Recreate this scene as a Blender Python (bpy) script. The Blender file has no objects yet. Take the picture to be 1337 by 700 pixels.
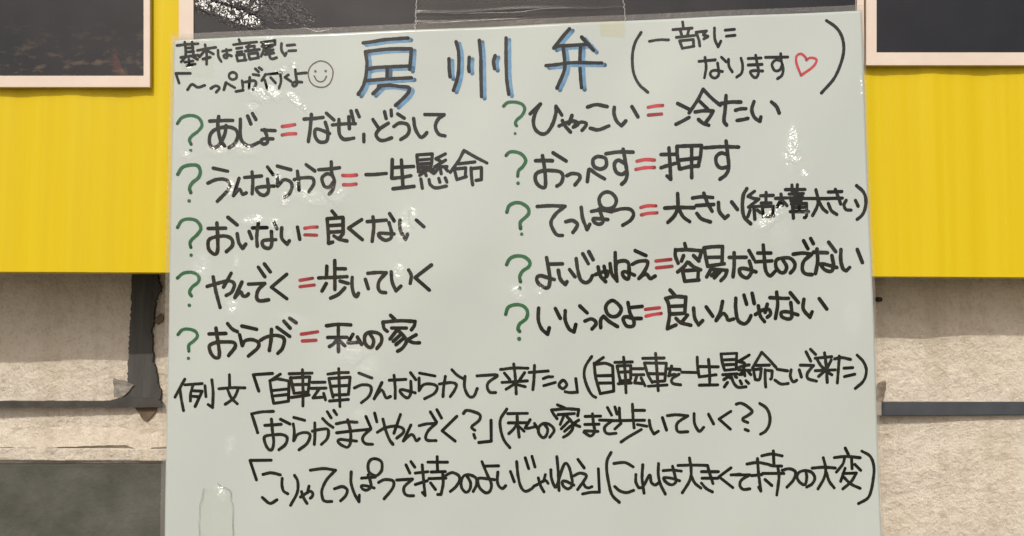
import bpy, bmesh, math, random
from mathutils import Vector, noise
R = math.radians
sc = bpy.context.scene
col = sc.collection
# ------------------------------------------------------------------ camera
S, D, PITCH = 0.0008, 1.0, R(3.3)
FPX = D / S
cam_d = bpy.data.cameras.new("camera"); cam = bpy.data.objects.new("camera", cam_d); col.objects.link(cam)
CZ = -math.tan(PITCH) * D
CAM = Vector((0, -D, CZ))
cam.location = CAM; cam.rotation_euler = (R(90) + PITCH, 0, 0)
cam_d.sensor_width = 36; cam_d.lens = 36 * FPX / 1337
cam_d.clip_start = 0.02; cam_d.clip_end = 500
sc.camera = cam
# ------------------------------------------------------------------ sky and sun
SUN = Vector((-0.17, -1.0, 0.90)).normalized()
w = bpy.data.worlds.new("World"); sc.world = w; w.use_nodes = True
nt = w.node_tree; sky = nt.nodes.new("ShaderNodeTexSky"); sky.sky_type = 'NISHITA'; sky.sun_disc = False
sky.sun_elevation = math.asin(SUN.z); sky.sun_rotation = math.atan2(SUN.x, SUN.y)
sky.air_density = 0.6; sky.dust_density = 4.0; sky.ozone_density = 0.3
bg = nt.nodes["Background"]; bg.inputs[1].default_value = 0.118
nt.links.new(sky.outputs[0], bg.inputs[0])
sd = bpy.data.lights.new("sun", 'SUN'); sd.energy = 2.4; sd.angle = R(0.6); sd.color = (1.0, 0.945, 0.85)
so = bpy.data.objects.new("sun", sd); col.objects.link(so)
so.rotation_euler = (-SUN).to_track_quat('-Z', 'Y').to_euler()
sc.view_settings.view_transform = 'Standard'; sc.view_settings.look = 'None'
sc.view_settings.exposure = 0.0; sc.view_settings.gamma = 1.0; sc.view_settings.use_curve_mapping = False

# ------------------------------------------------------------------ helpers
def P(u, v, y=0.0):
    """point of the vertical plane Y = y that photo pixel (u, v) shows"""
    x = (u - 668.5) / FPX; z = (350 - v) / FPX
    c, s = math.cos(PITCH), math.sin(PITCH)
    d = Vector((x, c - z * s, s + z * c))
    return CAM + d * ((y - CAM.y) / d.y)
def link(name, bm, mat, parent=None, smooth=False):
    me = bpy.data.meshes.new(name); bm.to_mesh(me); bm.free()
    if mat: me.materials.append(mat)
    if smooth:
        for p in me.polygons: p.use_smooth = True
    o = bpy.data.objects.new(name, me); col.objects.link(o)
    if parent: o.parent = parent
    return o
def empty(name, loc=(0, 0, 0)):
    o = bpy.data.objects.new(name, None); o.location = loc; o.empty_display_size = 0.05
    col.objects.link(o); return o
def tag(o, label=None, cat=None, group=None, kind=None):
    for k, v in (("label", label), ("category", cat), ("group", group), ("kind", kind)):
        if v: o[k] = v
    return o
def local(bm, parent):
    bmesh.ops.translate(bm, verts=bm.verts, vec=-Vector(parent.location))
def prism(pts, y0, y1, bevel=0.0):
    """outline (world x,z) extruded from y0 (front) to y1 (back)"""
    bm = bmesh.new()
    a = [bm.verts.new((p[0], y0, p[1])) for p in pts]; b = [bm.verts.new((p[0], y1, p[1])) for p in pts]
    n = len(pts)
    f = bm.faces.new(a); bm.faces.new(b[::-1])
    for i in range(n): bm.faces.new((a[i], b[i], b[(i + 1) % n], a[(i + 1) % n]))
    bmesh.ops.recalc_face_normals(bm, faces=bm.faces)
    if bevel:
        es = [e for e in f.edges]
        bmesh.ops.bevel(bm, geom=es, offset=bevel, segments=2, affect='EDGES')
    return bm
def px(pts, y): return [(q.x, q.z) for q in (P(u, v, y) for u, v in pts)]
class N:
    """small node builder"""
    def __init__(s, name):
        s.m = bpy.data.materials.new(name); s.m.use_nodes = True; s.t = s.m.node_tree
        s.b = s.t.nodes["Principled BSDF"]
    def n(s, kind, **kw):
        x = s.t.nodes.new("ShaderNode" + kind)
        for k, v in kw.items(): setattr(x, k, v)
        return x
    def l(s, a, b): s.t.links.new(a, b)
    def coord(s, scale=(1, 1, 1), rot=(0, 0, 0)):
        c = s.n("TexCoord"); m = s.n("Mapping"); s.l(c.outputs["Object"], m.inputs[0])
        m.inputs["Scale"].default_value = scale; m.inputs["Rotation"].default_value = rot; return m.outputs[0]
    def noise(s, scale, detail=4, rough=0.55, vec=None, dist=0.0):
        x = s.n("TexNoise"); x.inputs["Scale"].default_value = scale; x.inputs["Detail"].default_value = detail
        x.inputs["Roughness"].default_value = rough; x.inputs["Distortion"].default_value = dist
        s.l(vec or s.coord(), x.inputs["Vector"]); return x.outputs[0]
    def ramp(s, fac, stops):
        x = s.n("ValToRGB"); e = x.color_ramp.elements
        while len(e) < len(stops): e.new(0.5)
        for i, (p, c) in enumerate(stops): e[i].position = p; e[i].color = (*c, 1)
        s.l(fac, x.inputs[0]); return x.outputs[0]
    def math(s, op, a, b=None, c=None):
        x = s.n("Math", operation=op)
        for i, q in enumerate((a, b, c)):
            if q is None: continue
            if isinstance(q, (int, float)): x.inputs[i].default_value = q
            else: s.l(q, x.inputs[i])
        return x.outputs[0]
    def mix(s, fac, a, b, mode='MIX'):
        x = s.n("Mix", data_type='RGBA', blend_type=mode)
        for i, q in ((0, fac), (6, a), (7, b)):
            if isinstance(q, (int, float)): x.inputs[i].default_value = q
            elif isinstance(q, tuple): x.inputs[i].default_value = (*q, 1)
            else: s.l(q, x.inputs[i])
        return x.outputs[2]
    def bump(s, h, dist, strength=1.0, inp="Normal"):
        x = s.n("Bump"); x.inputs["Distance"].default_value = dist; x.inputs["Strength"].default_value = strength
        s.l(h, x.inputs["Height"]); s.l(x.outputs[0], s.b.inputs[inp]); return x
    def set(s, **kw):
        for k, v in kw.items():
            i = s.b.inputs[k.replace("_", " ")]
            if isinstance(v, (int, float)): i.default_value = v
            elif isinstance(v, tuple): i.default_value = (*v, 1) if len(v) == 3 else v
            else: s.l(v, i)
        return s
def film_coat(k, rough=0.18, wave=0.0045, turb=1.5, gs=300, lo=0.36, hi=0.43, low=0.3):
    """clear laminating film: a glossy coat; at glare spots it is dented into small scales that imitate reflected glare
    (attribute 'crinkle': distance along the dent, slope of the dent, depth)"""
    at = k.n("Attribute", attribute_name="glint_dent"); sep = k.n("SeparateXYZ"); k.l(at.outputs["Vector"], sep.inputs[0])
    n1 = k.noise(110, 2, 0.6); n2 = k.noise(300, 3, 0.6); n3 = k.noise(7, 2, 0.5)
    per = 0.0048
    t = k.math('ADD', k.math('DIVIDE', sep.outputs[0], per), k.math('MULTIPLY', n1, turb))
    saw = k.math('SUBTRACT', 1.0, k.math('FRACT', t))
    h = k.math('ADD', k.math('MULTIPLY', k.math('MULTIPLY', saw, sep.outputs[1]), per), k.math('MULTIPLY', n2, 0.0005))
    gap = k.n("MapRange"); k.l(k.noise(gs, 2, 0.5, dist=1.5), gap.inputs[0])
    for i, q in ((1, lo), (2, hi), (3, low), (4, 1.0)): gap.inputs[i].default_value = q
    h = k.math('MULTIPLY', h, k.math('MULTIPLY', sep.outputs[2], gap.outputs[0]))
    h = k.math('ADD', h, k.math('MULTIPLY', n3, wave))
    b = k.n("Bump"); b.inputs["Distance"].default_value = 1.0; b.inputs["Strength"].default_value = 1.0
    k.l(h, b.inputs["Height"]); k.l(b.outputs[0], k.b.inputs["Coat Normal"])
    k.set(Specular_IOR_Level=0.0, Coat_Weight=1.0, Coat_Roughness=rough, Coat_IOR=1.46)
def glint_dent_at(u, v, spots):
    t = (0.0, 0)
    for n, (cu, cv, ru, rv, ang, s) in enumerate(spots):
        a = R(ang); dx, dy = u - cu, v - cv
        x = (dx * math.cos(a) + dy * math.sin(a)) / ru; y = (-dx * math.sin(a) + dy * math.cos(a)) / rv
        q = x * x + y * y
        if q < 6: t = max(t, (s * math.exp(-q * q * 0.7), n))
    return t
GLINT_SPOTS = [(256,51,14,2.5,-2,1),(246,87,6,4,0,.9),(349,56,7,4,-30,.9),(366,95,9,3.5,-35,.9),(384,87,4,5,0,.9),
 (340,124,16,8,20,.7),(357,122,12,7,30,.8),(386,131,13,5,40,1),(396,141,5,4,30,1),(330,140,9,6,0,.5),(285,197,14,6,0,.6),(316,196,20,7,10,.6),
 (243,203,9,5,0,.5),(361,234,6,8,0,1),(371,260,7,8,0,1),(388,245,3.5,7,0,.9),(300,246,8,11,0,.8),(405,258,30,9,15,.5),
 (440,255,16,12,10,.55),(330,288,14,6,-10,.75),(358,294,8,7,0,.7),(377,310,4,10,0,.5),(527,300,10,28,10,.5),(538,285,8,10,0,.5),
 (262,352,10,18,10,.55),(303,403,8,8,0,.7),(308,345,5,10,0,.5),(520,355,8,10,0,.65),(384,420,18,8,20,.35),(455,460,20,14,20,.45),
 (1036,192,8,24,5,.85),(1036,205,11,8,0,.9),(1052,228,6,5,0,.8),(1006,286,20,7,-35,1),(1018,272,9,4,-35,.95),(1022,310,12,26,-10,.45),(1050,278,10,4,0,.5),
 (677,383,12,8,20,.55),(705,380,6,6,0,.7),(479,482,14,14,0,.4),(289,645,7,10,-20,.8),(300,585,6,14,15,.5),(224,68,3,4,0,1),(224,113,3,9,0,1),
 (1126,112,3,14,0,1),(470,545,10,8,0,.4),(1085,330,14,10,0,.3),(1115,420,10,22,0,.35)]
POSTER_GLINTS = [(262,4,26,9,28,1),(295,16,42,10,26,1),(322,28,18,8,20,1),(305,2,40,9,0,.8),(331,12,7,6,0,.9),(365,12,40,16,20,.28),(250,4,12,8,0,.7)]  # sky glare on the poster, put into the film's shape as dents
def add_glint_dents(o, spots, y):
    me = o.data; at = me.attributes.new("glint_dent", 'FLOAT_VECTOR', 'POINT')
    off = o.parent.location if o.parent else Vector()
    c, s = math.cos(PITCH), math.sin(PITCH)
    dents = []
    for sp in spots:                       # invented dents, tilted to send the sun to the camera as glare
        p = P(sp[0], sp[1], y); h = (CAM - p).normalized() + SUN
        d = Vector((h.x, 0, h.z)) / -h.y; dents.append((p, d.normalized(), d.length))
    for i, vt in enumerate(me.vertices):
        q = vt.co + off; d = q - CAM
        f = d.y * c + d.z * s; up = -d.y * s + d.z * c
        a, n = glint_dent_at(668.5 + d.x / f * FPX, 350 - up / f * FPX, spots)
        if a > 0.001: at.data[i].vector = ((q - dents[n][0]).dot(dents[n][1]) + 0.5, dents[n][2], a)
def clear_mat(name, tint=(0.9, 0.88, 0.84), haze=0.12, rough=0.12, hcol=(0.62, 0.6, 0.56), bump=0.0004, scale=60, ior=1.45):
    k = N(name); t = k.t
    tr = k.n("BsdfTransparent"); tr.inputs[0].default_value = (*tint, 1)
    df = k.n("BsdfDiffuse"); df.inputs[0].default_value = (*hcol, 1)
    gl = k.n("BsdfGlossy"); gl.inputs["Roughness"].default_value = rough; gl.inputs[0].default_value = (1, 1, 1, 1)
    bp = k.n("Bump"); bp.inputs["Distance"].default_value = 1.0
    k.l(k.math('MULTIPLY', k.noise(scale, 3), bump), bp.inputs["Height"]); k.l(bp.outputs[0], gl.inputs["Normal"])
    m1 = k.n("MixShader"); m1.inputs[0].default_value = haze; k.l(tr.outputs[0], m1.inputs[1]); k.l(df.outputs[0], m1.inputs[2])
    fr = k.n("Fresnel"); fr.inputs[0].default_value = ior; k.l(bp.outputs[0], fr.inputs["Normal"])
    m2 = k.n("MixShader"); k.l(fr.outputs[0], m2.inputs[0]); k.l(m1.outputs[0], m2.inputs[1]); k.l(gl.outputs[0], m2.inputs[2])
    k.l(m2.outputs[0], t.nodes["Material Output"].inputs[0])
    return k.m
# ------------------------------------------------------------------ materials
def mat_paper():
    k = N("paper"); n = k.noise(5, 4); f = k.noise(160, 3)
    c = k.ramp(n, [(0.3, (0.418, 0.465, 0.440)), (0.7, (0.442, 0.490, 0.462))])
    st = k.ramp(k.noise(14, 3, 0.6, dist=0.6), [(0.0, (0, 0, 0)), (0.66, (0, 0, 0)), (0.8, (1, 1, 1))])
    c = k.mix(k.math('MULTIPLY', st, 0.10), c, (0.50, 0.42, 0.26))
    c = k.mix(k.math('MULTIPLY', f, 0.10), c, (0.47, 0.46, 0.40))
    k.set(Base_Color=c, Roughness=0.7); film_coat(k); return k.m
def mat_ink(name, a, b):
    k = N(name); at = k.n("Attribute", attribute_name="pool")
    c = k.ramp(k.noise(170, 5, 0.7), [(0.28, a), (0.72, b)])
    c = k.mix(at.outputs["Fac"], c, tuple(q * 0.4 for q in a))       # ink pools where the pen stops
    k.set(Base_Color=c, Roughness=0.6); film_coat(k); return k.m
INK = {'K': mat_ink("black_ink", (0.007, 0.007, 0.0045), (0.019, 0.019, 0.014)),
       'T': mat_ink("fine_pen_ink", (0.09, 0.075, 0.055), (0.13, 0.11, 0.085)),
       'G': mat_ink("green_ink", (0.014, 0.088, 0.032), (0.030, 0.120, 0.050)),
       'R': mat_ink("red_ink", (0.39, 0.038, 0.048), (0.48, 0.060, 0.070)),
       'B': mat_ink("blue_ink", (0.07, 0.19, 0.335), (0.16, 0.305, 0.46))}
def mat_yellow():
    k = N("yellow_plastic"); v = k.coord((60, 60, 1.2)); n = k.noise(1.0, 4, 0.6, v)
    b = k.noise(3, 3)
    c = k.ramp(n, [(0.25, (0.575, 0.42, 0.005)), (0.5, (0.595, 0.445, 0.007)), (0.75, (0.625, 0.49, 0.014))])
    c = k.mix(k.math('MULTIPLY', b, 0.3), c, (0.56, 0.39, 0.006))
    k.set(Base_Color=c, Roughness=0.45, Specular_IOR_Level=0.2); k.bump(n, 0.0006, 0.2); return k.m
def mat_border():
    k = N("cream_card"); k.set(Base_Color=k.ramp(k.noise(30, 3), [(0.3, (0.60, 0.505, 0.425)), (0.7, (0.65, 0.555, 0.475))]), Roughness=0.6); return k.m
def mat_dark_print(name, warm):
    k = N(name); n = k.noise(16, 5, 0.6); n2 = k.noise(45, 4, 0.65, k.coord((1, 1, 2.2)))
    c = k.ramp(n, [(0.3, (0.007, 0.007, 0.0075)), (0.7, (0.014, 0.0138, 0.0145))])
    if warm:
        sp = k.ramp(n2, [(0.52, (0, 0, 0)), (0.72, (1, 1, 1))])
        se = k.n("SeparateXYZ"); k.l(k.coord(), se.inputs[0])
        low = k.n("MapRange"); k.l(se.outputs[2], low.inputs[0])
        for i, q in ((1, 0.02), (2, 0.075), (3, 1.0), (4, 0.0)): low.inputs[i].default_value = q
        c = k.mix(k.math('MULTIPLY', k.math('MULTIPLY', sp, low.outputs[0]), 0.8), c, (0.13, 0.095, 0.05))
        rd = k.ramp(k.noise(24, 4, 0.6, dist=1.0), [(0.6, (0, 0, 0)), (0.75, (1, 1, 1))])
        c = k.mix(k.math('MULTIPLY', k.math('MULTIPLY', rd, low.outputs[0]), 0.5), c, (0.14, 0.045, 0.03))
    k.set(Base_Color=c, Roughness=0.55); film_coat(k, 0.2, 0.004, 0.8, 230, 0.43, 0.50, 0.0); return k.m
def mat_wall():
    k = N("whitewashed_plaster"); n = k.noise(12, 6, 0.6); g = k.noise(90, 6, 0.7); v = k.noise(1.0, 4, 0.6, k.coord((55, 55, 2.5)))
    c = k.ramp(n, [(0.25, (0.68, 0.595, 0.47)), (0.55, (0.79, 0.715, 0.60)), (0.8, (0.83, 0.77, 0.67))])
    c = k.mix(k.math('MULTIPLY', k.ramp(g, [(0.5, (0, 0, 0)), (0.72, (1, 1, 1))]), 0.35), c, (0.40, 0.31, 0.22))
    c = k.mix(k.math('MULTIPLY', k.ramp(v, [(0.5, (0, 0, 0)), (0.7, (1, 1, 1))]), 0.3), c, (0.50, 0.41, 0.31))
    c = k.mix(k.math('MULTIPLY', k.ramp(k.noise(330, 3, 0.7), [(0.54, (0, 0, 0)), (0.66, (1, 1, 1))]), 0.38), c, (0.42, 0.34, 0.25))
    k.set(Base_Color=c, Roughness=0.85)
    k.bump(k.math('ADD', k.noise(90, 9, 0.72), k.math('MULTIPLY', k.noise(14, 3), 1.5)), 0.016, 0.7); return k.m
def mat_grey_block():
    k = N("grey_green_face"); n = k.noise(18, 6, 0.62)
    k.set(Base_Color=k.ramp(n, [(0.3, (0.05, 0.052, 0.042)), (0.7, (0.10, 0.102, 0.086))]), Roughness=0.85)
    k.bump(k.noise(80, 6, 0.7), 0.004, 0.6); return k.m
def mat_black_wood():
    k = N("charred_timber"); n = k.noise(1.0, 6, 0.65, k.coord((90, 90, 9))); e = k.noise(60, 5, 0.7)
    c = k.ramp(n, [(0.3, (0.034, 0.034, 0.031)), (0.7, (0.082, 0.082, 0.075))])
    c = k.mix(k.math('MULTIPLY', k.ramp(e, [(0.6, (0, 0, 0)), (0.75, (1, 1, 1))]), 0.35), c, (0.12, 0.105, 0.09))
    k.set(Base_Color=c, Roughness=0.8); k.bump(n, 0.004, 0.7); return k.m
def plain(name, a, b, rough=0.7, scale=60, bump=0.0):
    k = N(name); k.set(Base_Color=k.ramp(k.noise(scale, 5, 0.6), [(0.3, a), (0.7, b)]), Roughness=rough)
    if bump: k.bump(k.noise(scale * 1.7, 5, 0.65), bump, 0.6)
    return k.m
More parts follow.
